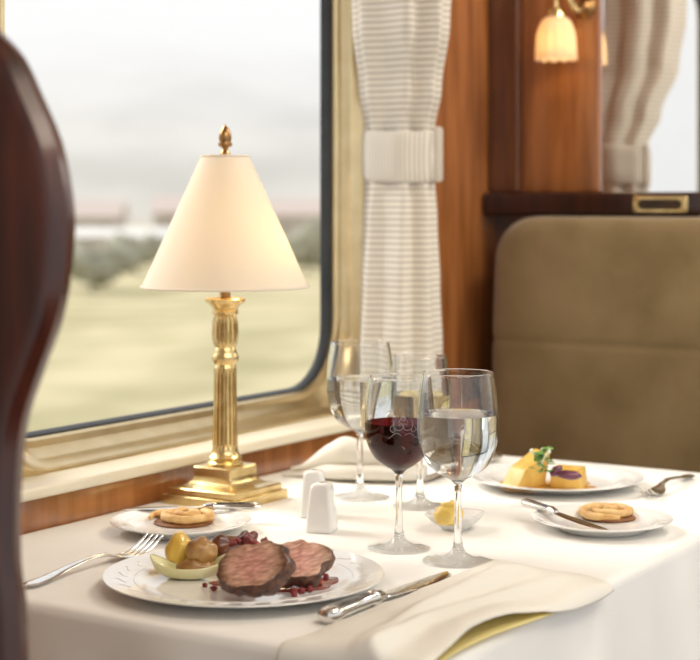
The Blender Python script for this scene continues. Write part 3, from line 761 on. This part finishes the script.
# field: gently rolling slope
bm=B()
def fieldf(u,v):
    px=-1500+u*3600; t=6*(700/6)**v; p=outp(px,t)
    p.z=GZ+ sm(15,45,t)*(1-sm(100,160,t))*(.9*noise.noise(Vector((p.x*.03,p.y*.03,2)))+ .0025*(px-150)*(1 if px>150 else .4)*sm(20,60,t)*.5)
    return p
sheet(bm,fieldf,120,80,0); tag(mesh('ground',bm,GRASS,ang=0),kind='structure')
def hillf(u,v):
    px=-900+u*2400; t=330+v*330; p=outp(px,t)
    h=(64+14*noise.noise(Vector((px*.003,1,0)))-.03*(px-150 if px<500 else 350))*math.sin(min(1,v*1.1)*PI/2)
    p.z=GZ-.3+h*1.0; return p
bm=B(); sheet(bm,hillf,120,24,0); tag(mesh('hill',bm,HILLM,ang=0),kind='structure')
def tree(label,px,t,w,h,seed):
    tr=thing('bush',label,'bush',outp(px,t),0,'bushes along the field')
    bm=B()
    for k in range(4): blob(bm,w*.32,w*.32,h*.33,.25,2.2,seed+k,3,((k-1.5)*w*.22,random.uniform(-.3,.3),h*(.55+.12*math.sin(seed+k*2))))
    mesh('foliage',bm,LEAF,tr,(0,0,0),(0,0,CAMROT),ang=0)
    bm=B(); tube(bm,[(0,0,-.4),(0,0,h*.5)],[.14,.08],8); mesh('trunk',bm,BARK,tr)
for a in (('broad dark bush at the far left of the window, by the chair back',92,80,3.2,2.3,1),('bush seen just left of the lamp shade',136,99,2.8,2.4,2),('low bush right behind the lamp column',205,88,2.8,1.6,3),
          ('tall bush seen just right of the lamp shade',308,96,2.6,3.1,4),('bush behind the right side of the lamp shade',255,108,2.6,2.4,5)): tree(*a)
def building(name,label,px,t,w,d,h,rh,rm,cat='house',group=None):
    b=thing(name,label,cat,outp(px,t),CAMROT,group)
    bm=B(); box(bm,-w/2,w/2,-d/2,d/2,-.1,h); wl_=mesh('walls',bm,PLAST,b)
    bm=B(); e=.4; loft(bm,[[Vector((x,-d/2-e,h)),Vector((x,d/2+e,h)),Vector((x,0,h+rh))] for x in (-w/2-e,w/2+e)]); mesh('roof',bm,rm,b)
    n=max(2,int(w/2.5))
    for i in range(n):
        bm = B(); box(bm,-w/2+(i+.5)*w/n-.4,-w/2+(i+.5)*w/n+.4,-d/2-.05,-d/2+.05,h*.35,h*.75); mesh('window',bm,BARK,wl_)
building('shed','long low shed with pale metal roof out in the field',122,132,7.6,5,1.6,.7,TIN,'shed')
building('house','pinkish house with tiled roof seen left of the lamp shade',94,176,6.0,6,2.8,1.8,TILE,group='far houses')
building('house','wide pinkish house with tiled roof hidden partly by the lamp shade',196,190,9.0,7,3.2,2.0,TILE,group='far houses')
building('house','pinkish house with tiled roof seen right of the lamp shade',300,182,6,6,3.0,1.8,TILE,group='far houses')

# ------------------------------------------------------------------ light
w=bpy.data.worlds.new('sky'); scn.world=w; w.use_nodes=True
bg=w.node_tree.nodes['Background']
tc=w.node_tree.nodes.new('ShaderNodeTexCoord'); sx=w.node_tree.nodes.new('ShaderNodeSeparateXYZ'); rp=w.node_tree.nodes.new('ShaderNodeValToRGB')
rp.color_ramp.elements[0].position=.0; rp.color_ramp.elements[0].color=(.84,.84,.835,1); rp.color_ramp.elements[1].position=.25; rp.color_ramp.elements[1].color=(.98,.98,.98,1)
w.node_tree.links.new(tc.outputs['Generated'],sx.inputs[0]); w.node_tree.links.new(sx.outputs['Z'],rp.inputs[0]); w.node_tree.links.new(rp.outputs[0],bg.inputs[0])
bg.inputs[1].default_value=1.1
def light(name,kind,loc,target,energy,color,**kw):
    l=bpy.data.lights.new(name,kind); l.energy=energy; l.color=color
    for k,v in kw.items(): setattr(l,k,v)
    o=bpy.data.objects.new(name,l); C.objects.link(o); o.location=loc
    o.rotation_euler=(Vector(target)-Vector(loc)).to_track_quat('-Z','Y').to_euler(); return o
light('soft_sun','SUN',(1.2,8,6),(1.8,.9,.75),3.9,(1,.955,.885),angle=math.radians(35))
light('aisle_fill','AREA',(.9,-.2,2.2),(1.5,.7,.75),25,(1,.91,.77),shape='RECTANGLE',size=1.6,size_y=.7)  # unseen fill added above the aisle to brighten the interior
light('curtain_fill','AREA',(2.40,.35,2.2),(2.2,1.25,1.35),13,(1,.94,.83),shape='RECTANGLE',size=.4,size_y=.3)  # unseen fill added to brighten the curtain and its reflection
sl=bpy.data.lights.new('sconce_bulb','POINT'); sl.energy=.14; sl.color=(1,.76,.48); sl.shadow_soft_size=.012
so=bpy.data.objects.new('sconce_bulb',sl); C.objects.link(so); so.parent=sc; so.location=(SX,SY,-.066)

# ------------------------------------------------------------------ camera
cd=bpy.data.cameras.new('camera'); co=bpy.data.objects.new('camera',cd); C.objects.link(co)
co.location=(0,0,CZ); co.rotation_euler=(PI/2,0,CAMROT)
cd.sensor_width=36; cd.lens=1640/700*36; cd.shift_y=-125/700
cd.clip_start=.02; cd.clip_end=3000
cd.dof.use_dof=True; cd.dof.focus_distance=1.72; cd.dof.aperture_fstop=5.6
scn.camera=co
scn.view_settings.view_transform='Standard'; scn.view_settings.look='None'; scn.view_settings.exposure=0
